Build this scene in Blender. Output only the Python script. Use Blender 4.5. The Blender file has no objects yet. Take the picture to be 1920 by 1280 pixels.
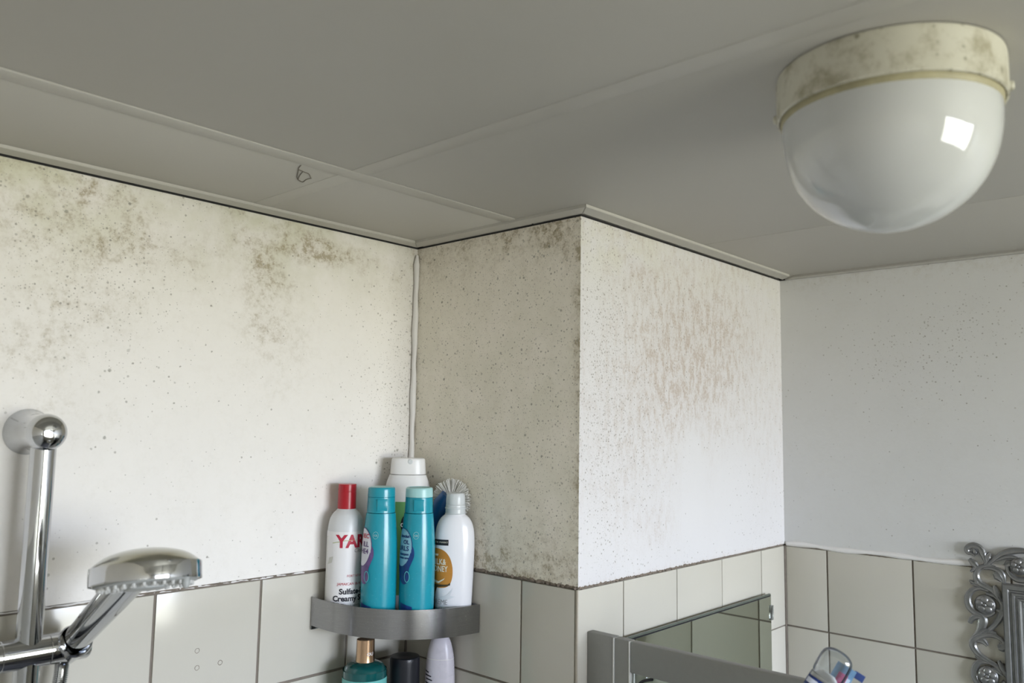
import bpy, bmesh, math, random
import numpy as np
from mathutils import Vector, Matrix
random.seed(7)
scene = bpy.context.scene
COL = scene.collection
PI = math.pi

# ------------------------------------------------------------------ camera
CAM = Vector((-0.9002, -1.0541, 0.2171))
YAW, PITCH, ROLL, FPX = 0.7450, 0.1051, 0.0167, 1529.64
fw = Vector((math.cos(YAW)*math.cos(PITCH), math.sin(YAW)*math.cos(PITCH), math.sin(PITCH)))
rt = Vector((math.sin(YAW), -math.cos(YAW), 0)); up = rt.cross(fw)
rt, up = math.cos(ROLL)*rt + math.sin(ROLL)*up, -math.sin(ROLL)*rt + math.cos(ROLL)*up
cd = bpy.data.cameras.new('camera'); cam = bpy.data.objects.new('camera', cd); COL.objects.link(cam)
cd.sensor_width = 36; cd.lens = FPX*36/1920; cd.clip_start = .02
cd.dof.use_dof = True; cd.dof.focus_distance = 1.22; cd.dof.aperture_fstop = 5.6
M3 = Matrix((rt, up, -fw)).transposed()
cam.matrix_world = Matrix.Translation(CAM) @ M3.to_4x4()
scene.camera = cam

# ------------------------------------------------------------------ daylight
WIN = dict(x0=-.85, x1=.58, z0=-.45, z1=.47, y=-3.00)      # window behind the camera
w = bpy.data.worlds.new('daylight'); scene.world = w; w.use_nodes = True
nt = w.node_tree; nt.nodes.clear()
tc = nt.nodes.new('ShaderNodeTexCoord'); sp = nt.nodes.new('ShaderNodeSeparateXYZ')
rp = nt.nodes.new('ShaderNodeValToRGB'); bg = nt.nodes.new('ShaderNodeBackground'); wo = nt.nodes.new('ShaderNodeOutputWorld')
nt.links.new(tc.outputs['Generated'], sp.inputs[0]); 
mp = nt.nodes.new('ShaderNodeMapRange'); mp.inputs[1].default_value = -1; mp.inputs[2].default_value = 1
nt.links.new(sp.outputs[2], mp.inputs[0]); nt.links.new(mp.outputs[0], rp.inputs[0])
e = rp.color_ramp.elements
e[0].position = .485; e[0].color = (.53, .50, .45, 1)      # garden below the horizon
e[1].position = .515; e[1].color = (.91, .95, 1.18, 1)      # overcast sky
nt.links.new(rp.outputs[0], bg.inputs[0]); nt.links.new(bg.outputs[0], wo.inputs[0])
bg.inputs[1].default_value = 9.0
def portal(sx, sy, loc, rot):
    ld = bpy.data.lights.new('window_portal', 'AREA'); ld.shape = 'RECTANGLE'; ld.size = sx; ld.size_y = sy; ld.cycles.is_portal = True
    lo = bpy.data.objects.new('window_portal', ld); COL.objects.link(lo); lo.location = loc; lo.rotation_euler = rot
portal(WIN['x1']-WIN['x0'], WIN['z1']-WIN['z0'], ((WIN['x0']+WIN['x1'])/2, WIN['y']-.03, (WIN['z0']+WIN['z1'])/2), (PI/2, 0, 0))
vs = scene.view_settings
vs.view_transform = 'Standard'; vs.look = 'None'; vs.gamma = 1; vs.use_curve_mapping = False
vs.exposure = 2.03
scene.cycles.max_bounces = 7; scene.cycles.diffuse_bounces = 4; scene.cycles.adaptive_threshold = .03; scene.cycles.sample_clamp_indirect = 6

# ------------------------------------------------------------------ materials
MATS = {}
def nodes_of(name):
    m = bpy.data.materials.new(name); m.use_nodes = True
    n = m.node_tree; b = n.nodes['Principled BSDF']
    return m, n, b
def nn(n, t, **k):
    x = n.nodes.new(t)
    for a, v in k.items():
        if a.startswith('_'): x.inputs[int(a[1:])].default_value = v
        else: setattr(x, a, v)
    return x
def mix(n, fac, a, b):
    x = n.nodes.new('ShaderNodeMix'); x.data_type = 'RGBA'
    for sock, v in ((x.inputs[0], fac), (x.inputs[6], a), (x.inputs[7], b)):
        if hasattr(v, 'links'): n.links.new(v, sock)
        else: sock.default_value = v if not isinstance(v, tuple) else (*v, 1)
    return x.outputs[2]
def math_(n, op, a, b=None, clamp=False):
    x = n.nodes.new('ShaderNodeMath'); x.operation = op; x.use_clamp = clamp
    for i, v in enumerate((a, b)):
        if v is None: continue
        if hasattr(v, 'links'): n.links.new(v, x.inputs[i])
        else: x.inputs[i].default_value = v
    return x.outputs[0]
def smooth(n, v, lo, hi):
    x = n.nodes.new('ShaderNodeMapRange'); x.interpolation_type = 'SMOOTHSTEP'
    n.links.new(v, x.inputs[0]); x.inputs[1].default_value = lo; x.inputs[2].default_value = hi
    return x.outputs[0]
def noise(n, coord, scale, detail=4, rough=.6, stretch=None):
    if stretch:
        mpn = n.nodes.new('ShaderNodeMapping'); mpn.inputs['Scale'].default_value = stretch
        n.links.new(coord, mpn.inputs[0]); coord = mpn.outputs[0]
    x = n.nodes.new('ShaderNodeTexNoise'); n.links.new(coord, x.inputs['Vector'])
    x.inputs['Scale'].default_value = scale; x.inputs['Detail'].default_value = detail; x.inputs['Roughness'].default_value = rough
    return x.outputs[0]
def bump(n, b, h, strength=.2, dist=.001):
    x = n.nodes.new('ShaderNodeBump'); x.inputs['Strength'].default_value = strength; x.inputs['Distance'].default_value = dist
    n.links.new(h, x.inputs['Height']); n.links.new(x.outputs[0], b.inputs['Normal'])
def mat(name, col, rough=.5, metal=0, var=.06, vscale=30, coat=0, trans=0, ior=1.45, sss=0, bmp=0, bscale=200, alpha=1):
    if name in MATS: return MATS[name]
    m, n, b = nodes_of(name); MATS[name] = m
    c = n.nodes.new('ShaderNodeTexCoord').outputs['Object']
    f = noise(n, c, vscale, 4)
    n.links.new(mix(n, f, tuple(x*(1-var) for x in col), tuple(min(1, x*(1+var)) for x in col)), b.inputs['Base Color'])
    rr = n.nodes.new('ShaderNodeMapRange'); n.links.new(f, rr.inputs[0]); rr.inputs[3].default_value = max(.01, rough*.85); rr.inputs[4].default_value = min(1, rough*1.15)
    n.links.new(rr.outputs[0], b.inputs['Roughness'])
    b.inputs['Metallic'].default_value = metal; b.inputs['Coat Weight'].default_value = coat; b.inputs['Coat Roughness'].default_value = .08
    b.inputs['Transmission Weight'].default_value = trans; b.inputs['IOR'].default_value = ior; b.inputs['Alpha'].default_value = alpha
    if sss:
        b.inputs['Subsurface Weight'].default_value = sss; b.inputs['Subsurface Radius'].default_value = (.01, .01, .01)
    if bmp: bump(n, b, noise(n, c, bscale, 5), bmp)
    return m

def paint_mat(name, base, streak=False):
    """old emulsion paint with mould: attribute 'mold' = (brown smear, speckle density, yellow-green stain with painted light tint)"""
    m, n, b = nodes_of(name)
    c = n.nodes.new('ShaderNodeTexCoord').outputs['Object']
    at = nn(n, 'ShaderNodeAttribute', attribute_name='mold_and_light'); s = n.nodes.new('ShaderNodeSeparateColor'); n.links.new(at.outputs['Color'], s.inputs[0])
    R, G, Bq = s.outputs
    col = mix(n, noise(n, c, 9, 5), tuple(x*.965 for x in base), tuple(min(1, x*1.025) for x in base))
    film = math_(n, 'MULTIPLY', Bq, smooth(n, noise(n, c, 14, 4), .3, .66), True)
    col = mix(n, film, col, (.63, .62, .48))
    n1 = smooth(n, noise(n, c, 75, 5, .72), .42, .66); n2 = smooth(n, noise(n, c, 22, 4, .65), .36, .64)
    n3 = smooth(n, noise(n, c, 260, 3, .7), .40, .62)
    if streak:
        n4 = smooth(n, noise(n, c, 1, 4, .65, (85, 85, 34)), .42, .66)
        pat = math_(n, 'MULTIPLY', math_(n, 'ADD', math_(n, 'MULTIPLY', n4, .75), .22), math_(n, 'ADD', math_(n, 'MULTIPLY', n3, .6), .4))
        dirt = (.45, .375, .315)
    else:
        pat = math_(n, 'MULTIPLY', math_(n, 'ADD', math_(n, 'MULTIPLY', n1, .8), .2), math_(n, 'ADD', math_(n, 'MULTIPLY', n2, .75), .25))
        pat = math_(n, 'MULTIPLY', pat, math_(n, 'ADD', math_(n, 'MULTIPLY', n3, .45), .55))
        dirt = (.335, .275, .165)
    sm = math_(n, 'MULTIPLY', R, math_(n, 'MULTIPLY', pat, 1.5), True)
    col = mix(n, math_(n, 'MULTIPLY', sm, .82), col, dirt)
    for sc, k, amt, dc in ((95, .22, .75, (.17, .16, .12)), (210, .30, .68, (.19, .17, .13)), (420, .34, .55, (.22, .20, .16))):
        v = n.nodes.new('ShaderNodeTexVoronoi'); v.inputs['Scale'].default_value = sc; n.links.new(c, v.inputs['Vector'])
        vc = n.nodes.new('ShaderNodeSeparateColor'); n.links.new(v.outputs['Color'], vc.inputs[0])
        on = math_(n, 'LESS_THAN', vc.outputs[0], math_(n, 'MULTIPLY', G, .26 if sc < 100 else .62))
        rad = math_(n, 'MULTIPLY', math_(n, 'ADD', math_(n, 'MULTIPLY', vc.outputs[1], .75), .45), k)
        d = math_(n, 'ADD', v.outputs['Distance'], math_(n, 'MULTIPLY', math_(n, 'SUBTRACT', noise(n, c, sc*3, 2), .5), .22))
        soft = math_(n, 'DIVIDE', math_(n, 'SUBTRACT', rad, d), .10, True)
        mk = math_(n, 'MULTIPLY', math_(n, 'MULTIPLY', on, soft), math_(n, 'ADD', math_(n, 'MULTIPLY', vc.outputs[2], .6), .4))
        col = mix(n, math_(n, 'MULTIPLY', mk, amt, True), col, dc)
    n.links.new(col, b.inputs['Base Color']); b.inputs['Roughness'].default_value = .62; b.inputs['Specular IOR Level'].default_value = .35
    bump(n, b, math_(n, 'ADD', noise(n, c, 120, 2), math_(n, 'MULTIPLY', noise(n, c, 30, 1), 1.5)), .18, .0015)
    return m

def steel_mat():
    m, n, b = nodes_of('brushed_steel')
    c = n.nodes.new('ShaderNodeTexCoord').outputs['Object']
    st = noise(n, c, 1, 3, .6, (40, 40, 1500)); sp_ = noise(n, c, 900, 2, .5)
    col = mix(n, st, (.27, .27, .275), (.40, .40, .41)); col = mix(n, smooth(n, sp_, .66, .74), col, (.6, .6, .62))
    n.links.new(col, b.inputs['Base Color']); b.inputs['Metallic'].default_value = 1
    r = n.nodes.new('ShaderNodeMapRange'); n.links.new(noise(n, c, 60, 4), r.inputs[0]); r.inputs[3].default_value = .15; r.inputs[4].default_value = .21
    n.links.new(r.outputs[0], b.inputs['Roughness']); bump(n, b, st, .05, .0003)
    return m
def chrome_mat():
    m, n, b = nodes_of('chrome')
    c = n.nodes.new('ShaderNodeTexCoord').outputs['Object']
    spots = smooth(n, noise(n, c, 300, 5, .75), .60, .72); film = smooth(n, noise(n, c, 45, 4), .45, .75)
    n.links.new(mix(n, math_(n, 'MULTIPLY', spots, .5), (.52, .53, .545), (.44, .44, .42)), b.inputs['Base Color'])
    b.inputs['Metallic'].default_value = 1
    n.links.new(math_(n, 'ADD', math_(n, 'MULTIPLY', spots, .14), math_(n, 'ADD', math_(n, 'MULTIPLY', film, .06), .05)), b.inputs['Roughness'])
    return m
def ceramic_mould_mat():
    m, n, b = nodes_of('mouldy_ceramic')
    c = n.nodes.new('ShaderNodeTexCoord').outputs['Object']
    sx = n.nodes.new('ShaderNodeSeparateXYZ'); n.links.new(c, sx.inputs[0])
    patch = smooth(n, noise(n, c, 30, 7, .7), .46, .68)
    col = mix(n, noise(n, c, 12, 4), (.50, .48, .38), (.60, .585, .50))
    col = mix(n, math_(n, 'MULTIPLY', patch, .75), col, (.24, .21, .12))
    for sc, k in ((60, .22), (130, .26)):
        v = n.nodes.new('ShaderNodeTexVoronoi'); v.inputs['Scale'].default_value = sc; n.links.new(c, v.inputs['Vector'])
        vc = n.nodes.new('ShaderNodeSeparateColor'); n.links.new(v.outputs['Color'], vc.inputs[0])
        on = math_(n, 'LESS_THAN', vc.outputs[0], .42)
        soft = math_(n, 'DIVIDE', math_(n, 'SUBTRACT', math_(n, 'MULTIPLY', vc.outputs[1], k*1.5), v.outputs['Distance']), .16, True)
        col = mix(n, math_(n, 'MULTIPLY', math_(n, 'MULTIPLY', on, soft), .7), col, (.17, .15, .09))
    n.links.new(col, b.inputs['Base Color']); b.inputs['Roughness'].default_value = .42
    return m
def glass_like(name, tint=(.9, .95, .95), refl=.12, rough=.02):
    """thin clear plastic / pane: transparent with a coat of reflection"""
    m, n, b = nodes_of(name); MATS[name] = m
    t = n.nodes.new('ShaderNodeBsdfTransparent'); t.inputs[0].default_value = (*tint, 1)
    g = n.nodes.new('ShaderNodeBsdfGlossy'); g.inputs['Roughness'].default_value = rough
    fr = n.nodes.new('ShaderNodeFresnel'); fr.inputs[0].default_value = 1.45
    mx = n.nodes.new('ShaderNodeMixShader'); out = n.nodes['Material Output']
    n.links.new(math_(n, 'ADD', fr.outputs[0], refl, True), mx.inputs[0])
    n.links.new(t.outputs[0], mx.inputs[1]); n.links.new(g.outputs[0], mx.inputs[2]); n.links.new(mx.outputs[0], out.inputs[0])
    return m

M_left = paint_mat('paint_left', (.83, .80, .76)); M_duct = paint_mat('paint_duct', (.66, .645, .645), True)  # duct front: same paint, base darkened to offset its stronger window light
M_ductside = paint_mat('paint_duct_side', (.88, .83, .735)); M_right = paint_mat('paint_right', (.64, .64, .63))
M_steel = steel_mat(); M_chrome = chrome_mat(); M_ceramic = ceramic_mould_mat()
M_tile = mat('tile_glaze', (.55, .525, .455), .16, var=.02, vscale=8, bmp=.03, bscale=60)
M_grout = mat('grout', (.20, .17, .14), .9, var=.35, vscale=60, bmp=.4)
M_crack = mat('dirty_sealant', (.20, .165, .13), .9, var=.6, vscale=160, bmp=.5)
M_ceil = mat('ceiling_panel', (.47, .455, .41), .6, var=.03, vscale=6, bmp=.06, bscale=500)
M_bar = mat('ceiling_bar', (.475, .46, .415), .5, var=.02)
M_caulk = mat('white_sealant', (.78, .76, .74), .4, var=.06, bmp=.15, bscale=60)
M_void = mat('void_shade', (.05, .05, .05), .9)  # near-black above the trim: paints the shadow of the wall gap
M_floor = mat('floor_tile', (.10, .10, .11), .4, var=.15)
M_room = mat('room_paint', (.84, .79, .70), .7)
M_white = mat('white_plastic', (.83, .82, .81), .3, var=.02)
M_alu = mat('grey_aluminium', (.27, .27, .255), .5, metal=.3, var=.08, vscale=140, bmp=.05, bscale=700)
M_alutop = M_alu
M_seal = mat('white_seal_strip', (.85, .85, .83), .5)
M_mirror = mat('mirror_silver', (.56, .595, .52), .01, metal=1, var=.01)
M_black = mat('black_plastic', (.012, .013, .018), .35)
M_pane = glass_like('clear_pane', (.93, .96, .95), .02)
M_clear = glass_like('clear_plastic', (.88, .91, .93), .10, .06)

# ------------------------------------------------------------------ mesh helpers
def obj(name, bm, m=None, parent=None, loc=None, rot=None, sharp=40, smooth_=True):
    if isinstance(bm, bpy.types.Mesh): me = bm
    else:
        me = bpy.data.meshes.new(name); bmesh.ops.recalc_face_normals(bm, faces=bm.faces); bm.to_mesh(me); bm.free()
        if smooth_:
            me.shade_smooth(); me.set_sharp_from_angle(angle=math.radians(sharp))
    if m is not None and not me.materials:
        for x in (m if isinstance(m, (list, tuple)) else [m]): me.materials.append(x)
    o = bpy.data.objects.new(name, me); COL.objects.link(o)
    if parent: o.parent = parent
    if loc: o.location = loc
    if rot: o.rotation_euler = rot
    return o
def tag(o, label=None, cat=None, group=None, kind=None):
    for k, v in (('label', label), ('category', cat), ('group', group), ('kind', kind)):
        if v: o[k] = v
    return o
def thing(name, label, cat, loc=(0, 0, 0), rz=0, group=None):
    o = bpy.data.objects.new(name, None); COL.objects.link(o); o.location = loc; o.rotation_euler = (0, 0, rz); o.empty_display_size = .02
    return tag(o, label, cat, group)
def box(bm, x0, x1, y0, y1, z0, z1, bev=0, mi=0):
    r = bmesh.ops.create_cube(bm, size=1, matrix=Matrix.Translation(((x0+x1)/2, (y0+y1)/2, (z0+z1)/2)) @ Matrix.Diagonal((abs(x1-x0), abs(y1-y0), abs(z1-z0), 1)))
    vs_ = r['verts']; fs = {f for v in vs_ for f in v.link_faces}
    for f in fs: f.material_index = mi
    if bev: bmesh.ops.bevel(bm, geom=list({e_ for v in vs_ for e_ in v.link_edges}), offset=bev, segments=2, profile=.5, affect='EDGES')
    return bm
def B(*a, **k): return box(bmesh.new(), *a, **k)
def catmull(pts, sub=8):
    """points through a spline; a point given twice in a row is a corner"""
    segs, cur = [], [pts[0]]
    for a in pts[1:]:
        if tuple(a) == tuple(cur[-1]): segs.append(cur); cur = [a]
        else: cur.append(a)
    segs.append(cur); out = []
    for s in segs:
        P = [np.array(q, float) for q in s]
        if len(P) == 1: out.append(P[0]); continue
        if len(P) == 2: out += [P[0], P[1]]; continue
        for i in range(len(P)-1):
            p0, p1, p2 = P[max(i-1, 0)], P[i], P[i+1]; p3 = P[min(i+2, len(P)-1)]
            for k in range(sub):
                t = k/sub
                out.append(.5*((2*p1)+(-p0+p2)*t+(2*p0-5*p1+4*p2-p3)*t*t+(-p0+3*p1-3*p2+p3)*t**3))
        out.append(P[-1])
    return out
def lathe(prof, segs=48, sub=6, bm=None, mtx=None, raw=False):
    bm = bm or bmesh.new(); pr = prof if raw else catmull(prof, sub); rings = []
    for r, z in pr:
        if r < 1e-6: rings.append([bm.verts.new((0, 0, z))])
        else: rings.append([bm.verts.new((r*math.cos(2*PI*k/segs), r*math.sin(2*PI*k/segs), z)) for k in range(segs)])
    for a, b in zip(rings, rings[1:]):
        for k in range(segs):
            k2 = (k+1) % segs
            q = [a[k % len(a)], a[k2 % len(a)], b[k2 % len(b)], b[k % len(b)]]
            q2 = list(dict.fromkeys(q))
            if len(q2) > 2: bm.faces.new(q2)
    if mtx: bmesh.ops.transform(bm, matrix=mtx, verts=[v for ring in rings for v in ring])
    return bm
def axis_mtx(p0, d):
    return Matrix.Translation(p0) @ Vector(d).to_track_quat('Z', 'Y').to_matrix().to_4x4()
def tube(pts, rad, segs=16, bm=None, cap=True):
    bm = bm or bmesh.new(); P = [Vector(q) for q in pts]; n = len(P); rings = []
    t0 = (P[1]-P[0]).normalized(); ref = Vector((0, 0, 1)) if abs(t0.z) < .9 else Vector((1, 0, 0)); u = t0.cross(ref).normalized()
    for i in range(n):
        t = (P[min(i+1, n-1)]-P[max(i-1, 0)]).normalized(); u = (u - t*u.dot(t)).normalized(); v = t.cross(u)
        r = float(rad[i] if hasattr(rad, '__len__') else rad)
        rings.append([bm.verts.new(P[i]+r*(math.cos(2*PI*k/segs)*u+math.sin(2*PI*k/segs)*v)) for k in range(segs)])
    for a, b in zip(rings, rings[1:]):
        for k in range(segs): bm.faces.new((a[k], a[(k+1) % segs], b[(k+1) % segs], b[k]))
    if cap: bm.faces.new(rings[0][::-1]); bm.faces.new(rings[-1])
    return bm
class Body:
    """lofted bottle: sections (z, rx, ry, exponent); +X of the thing looks at the label side"""
    def __init__(s, secs, sub=6):
        s.c = np.array(catmull([(z, a, b_, e_) for z, a, b_, e_ in secs], sub))
    def at(s, th, z, off=0):
        c = s.c; i = np.interp(z, c[:, 0], np.arange(len(c))); k = np.arange(len(c))
        a, b_, e_ = (float(np.interp(i, k, c[:, j])) for j in (1, 2, 3))
        ct, st = math.cos(th), math.sin(th)
        r = (abs(ct/(a+off))**e_+abs(st/(b_+off))**e_)**(-1/e_)
        return Vector((r*ct, r*st, z))
    def mesh(s, segs=48, cap_top=True):
        bm = bmesh.new(); rings = []
        for z, a, b_, e_ in s.c:
            ring = []
            for k in range(segs):
                th = 2*PI*k/segs; ct, st = math.cos(th), math.sin(th)
                r = (abs(ct/a)**e_+abs(st/b_)**e_)**(-1/e_); ring.append(bm.verts.new((r*ct, r*st, z)))
            rings.append(ring)
        for p, q in zip(rings, rings[1:]):
            for k in range(segs): bm.faces.new((p[k], p[(k+1) % segs], q[(k+1) % segs], q[k]))
        bm.faces.new(rings[0][::-1])
        if cap_top: bm.faces.new(rings[-1])
        return bm
    def wrap(s, bm, th0, z0, off=.0004, R=None):
        for v in bm.verts:
            x, y, h = v.co
            r0 = R or s.at(th0, z0+y).to_2d().length
            v.co = s.at(th0+x/r0, z0+y, off+h)
        return bm
def flat(outline, depth=None, cuts=5):
    """flat print shape (u,v), diced so that it can be laid on a curved body"""
    bm = bmesh.new(); f = bm.faces.new([bm.verts.new((x, y, 0)) for x, y in outline])
    xs = [p[0] for p in outline]; ys = [p[1] for p in outline]
    step = .0022
    for ax, lo_, hi_ in ((0, min(xs), max(xs)), (1, min(ys), max(ys))):
        k = lo_+step*(1 if ax == 0 else 2.5)
        while k < hi_:
            no = (1, 0, 0) if ax == 0 else (0, 1, 0); co = (k, 0, 0) if ax == 0 else (0, k, 0)
            bmesh.ops.bisect_plane(bm, geom=bm.verts[:]+bm.edges[:]+bm.faces[:], plane_co=co, plane_no=no, dist=1e-6)
            k += step*(1 if ax == 0 else 2.5)
    bmesh.ops.triangulate(bm, faces=bm.faces[:])
    return bm
def ell(cx, cy, a, b_, n=28, t0=0, t1=2*PI): return [(cx+a*math.cos(t0+(t1-t0)*k/n), cy+b_*math.sin(t0+(t1-t0)*k/n)) for k in range(n if t1-t0 >= 2*PI-1e-6 else n+1)]
def ringflat(cx, cy, a, b_, wd, n=24):
    bm = bmesh.new(); o_ = [bm.verts.new((x, y, 0)) for x, y in ell(cx, cy, a, b_, n)]; i_ = [bm.verts.new((x, y, 0)) for x, y in ell(cx, cy, a-wd, b_-wd, n)]
    for k in range(n): bm.faces.new((o_[k], o_[(k+1) % n], i_[(k+1) % n], i_[k]))
    return bm
def text(s, size, align='LEFT', bold=0, sx=1, shear=0):
    cu = bpy.data.curves.new('t', 'FONT'); cu.body = s; cu.size = size; cu.align_x = align; cu.offset = bold; cu.resolution_u = 3; cu.shear = shear
    o = bpy.data.objects.new('t', cu); COL.objects.link(o); bpy.context.view_layer.update()
    me = bpy.data.meshes.new_from_object(o.evaluated_get(bpy.context.evaluated_depsgraph_get()))
    bm = bmesh.new(); bm.from_mesh(me); bpy.data.objects.remove(o); bpy.data.curves.remove(cu); bpy.data.meshes.remove(me)
    for v in bm.verts: v.co.x *= sx; v.co.z = 0
    return bm
def join(*bms):
    out = bmesh.new()
    for b_ in bms:
        me = bpy.data.meshes.new('j'); b_.to_mesh(me); b_.free(); out.from_mesh(me); bpy.data.meshes.remove(me)
    return out

# ------------------------------------------------------------------ room
wB, wC, H, FL, ROW = .3535, .6486, .5187, -1.80, .15
XL, YR, TOP = -1.20, WIN['y'], H+.16
def g(u, v, u0, v0, su, sv, a): return a*np.exp(-((u-u0)/su)**2-((v-v0)/sv)**2)
def plaster(name, m, u0, u1, place, field, t=.0025, back=None):
    """wall: a plaster skin (finely gridded so that the mould can be mapped) on a backing whose lower half is bare grout behind the tiles"""
    bm = bmesh.new(); lay = bm.loops.layers.color.new('mold_and_light') if False else None
    nu = max(2, int((u1-u0)/.006)); z0, z1 = .0022, H-.0006; nv = int((z1-z0)/.006)
    us = np.linspace(u0, u1, nu); vs2 = np.linspace(z0, z1, nv); grid = [[bm.verts.new(place(u, v, 0)) for v in vs2] for u in us]
    for i in range(nu-1):
        for j in range(nv-1): bm.faces.new((grid[i][j], grid[i+1][j], grid[i+1][j+1], grid[i][j+1]))
    low = [bm.verts.new(place(u, z0, t)) for u in us]
    for i in range(nu-1): bm.faces.new((low[i], low[i+1], grid[i+1][0], grid[i][0]))
    for f in bm.faces: f.material_index = 0
    b0, b1 = back or (u0, u1)
    for k, mi in (((place(b0, FL-.08, t), place(b1, H-.0006, .10)), 1), ((place(b0, H-.0006, t), place(b1, TOP+.08, .10)), 2)):
        lo_ = [min(a, b_) for a, b_ in zip(*k)]; hi_ = [max(a, b_) for a, b_ in zip(*k)]
        box(bm, lo_[0], hi_[0], lo_[1], hi_[1], lo_[2], hi_[2], mi=mi)
    me = bpy.data.meshes.new(name); bmesh.ops.recalc_face_normals(bm, faces=bm.faces); bm.to_mesh(me); bm.free()
    at = me.color_attributes.new('mold_and_light', 'FLOAT_COLOR', 'POINT')
    U, V = np.meshgrid(us, vs2, indexing='ij'); f = np.clip(np.stack([*field(U, V), np.ones_like(U)], -1).reshape(-1, 4), 0, 1.6)
    allc = np.zeros((len(me.vertices), 4), np.float32); allc[:len(f)] = f; at.data.foreach_set('color', allc.ravel())
    me.materials.append(m); me.materials.append(M_grout); me.materials.append(M_void)
    o = bpy.data.objects.new(name, me); COL.objects.link(o); return tag(o, kind='structure')

def field_left(u, v):
    R = sum(g(u, v, *a) for a in ((-.225, .487, .050, .022, 1.5), (-.165, .481, .055, .016, 1.25), (-.285, .435, .032, .040, 1.15), (-.27, .37, .045, .05, .6),
        (-.538, .500, .04, .016, .8), (-.49, .492, .035, .012, .7), (-.546, .440, .05, .035, .8), (-.480, .452, .045, .03, .65), (-.55, .345, .05, .035, .5), (-.575, .30, .04, .03, .5),
        (-.62, .47, .05, .05, .55), (-.40, .44, .06, .03, .35), (-.05, .46, .05, .04, .3), (-.50, .38, .07, .03, .35), (-.33, .47, .03, .04, .45), (-.55, .22, .06, .03, .25), (-.25, .30, .05, .04, .22)))
    R += .5*np.exp(-((v-H)/.012)**2)*(.4+.6*np.exp(-((u+.3)/.10)**2)+.5*np.exp(-((u+.55)/.12)**2)) + .45*np.exp(-(u/.014)**2) + .06
    G = .05 + 1.1*np.exp(-((u+.02)/.04)**2)*np.exp(-((v-.25)/.2)**2) + g(u, v, -.53, .42, .12, .11, .7) + g(u, v, -.08, .30, .05, .15, .35)
    Bq = .75*np.exp(-((v-H)/.10)**2)*(.45+.75*np.exp(-((u+.27)/.12)**2)+.9*np.exp(-((u+.62)/.15)**2))  # greenish towards the ceiling: stain plus upward garden light painted into the colour
    return R, G, Bq
def field_side(u, v):   # u = y
    R = 1.4*np.exp(-((v-H)/.045)**2)*(.55+.75*np.exp(-((u+.33)/.10)**2)) + 1.5*np.exp(-((u+wB)/.012)**2)*(.35+.65*np.clip(v/.35, 0, 1)) \
        + 1.0*np.exp(-(v/.045)**2) + g(u, v, -.20, .03, .10, .06, .4) + .5*np.exp(-(u/.012)**2) + .10
    G = .65 + g(u, v, -.09, .40, .08, .15, .55) + g(u, v, -.12, .2, .07, .12, .5) + g(u, v, -.25, .03, .12, .06, .5) + .5*np.exp(-((u+.34)/.03)**2) + .4*np.exp(-((v-H)/.07)**2)
    Bq = .35*np.exp(-((v-.2)/.3)**2)
    return R, G, Bq
def field_duct(u, v):   # u = x
    R = g(u, v, .33, .37, .13, .11, .85) + g(u, v, .20, .31, .09, .10, .55) + g(u, v, .45, .40, .10, .10, .35) + g(u, v, .15, .46, .10, .035, .35) + g(u, v, .30, .27, .10, .05, .35) \
        + g(u, v, .11, .16, .06, .1, .22) + g(u, v, .20, .07, .04, .03, .40) + .32*np.exp(-((v-.3)/.2)**2)+ .3*np.exp(-((v-H)/.02)**2)
    R -= g(u, v, .305, .15, .028, .085, .7) + g(u, v, .44, .12, .06, .07, .35) + g(u, v, .03, .40, .022, .10, .3)
    R += .5*np.exp(-(v/.006)**2)
    G = .20 + 1.3*np.exp(-((u-.05)/.07)**2)*np.exp(-((v-.33)/.22)**2) + g(u, v, .14, .20, .10, .12, .4) + g(u, v, .28, .38, .12, .08, .2) - g(u, v, .33, .1, .12, .1, .25)
    Bq = .55*np.exp(-((v-H)/.07)**2)*(.5+.8*np.exp(-((u-.05)/.12)**2))
    return R, G, Bq
def field_right(u, v):  # u = y
    R = .25*np.exp(-((v-H)/.02)**2)+.04 + .12*np.exp(-(v/.01)**2)
    G = .07 + g(u, v, -.60, .36, .12, .09, .35) + g(u, v, -.72, .42, .08, .06, .25)
    return R, G, 0*u+.02
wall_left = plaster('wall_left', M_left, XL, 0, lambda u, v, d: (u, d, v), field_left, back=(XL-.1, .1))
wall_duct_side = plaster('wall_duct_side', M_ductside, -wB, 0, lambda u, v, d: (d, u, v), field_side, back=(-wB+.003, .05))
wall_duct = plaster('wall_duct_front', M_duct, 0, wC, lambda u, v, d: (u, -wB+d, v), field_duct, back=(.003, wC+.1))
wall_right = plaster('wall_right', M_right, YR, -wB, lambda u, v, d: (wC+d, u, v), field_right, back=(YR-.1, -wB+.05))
# rear wall with the window opening
bm = bmesh.new()
box(bm, XL, WIN['x0'], YR-.1, YR, FL, TOP); box(bm, WIN['x1'], wC+.1, YR-.1, YR, FL, TOP)
box(bm, WIN['x0'], WIN['x1'], YR-.1, YR, FL, WIN['z0']); box(bm, XL, wC, YR, YR+.008, FL, WIN['z0']-.05, mi=1); box(bm, WIN['x0'], WIN['x1'], YR-.1, YR, WIN['z1'], TOP)
tag(obj('wall_rear', bm, [M_room, M_tile]), kind='structure')
bm = B(XL-.1, XL, YR-.1, .1, FL, TOP); box(bm, XL, XL+.008, YR, 0, FL, 0, mi=1)
tag(obj('wall_near', bm, [M_room, M_tile]), kind='structure')
tag(obj('floor', B(XL-.1, wC+.05, YR-.1, .05, FL-.08, FL), M_floor), kind='structure')
bm = bmesh.new(); x0, x1, z0, z1 = (WIN[k] for k in ('x0', 'x1', 'z0', 'z1'))
win = tag(obj('window_1', B(x0, x1, YR-.09, YR-.05, z0, z0+.04), M_white), kind='structure')
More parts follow.
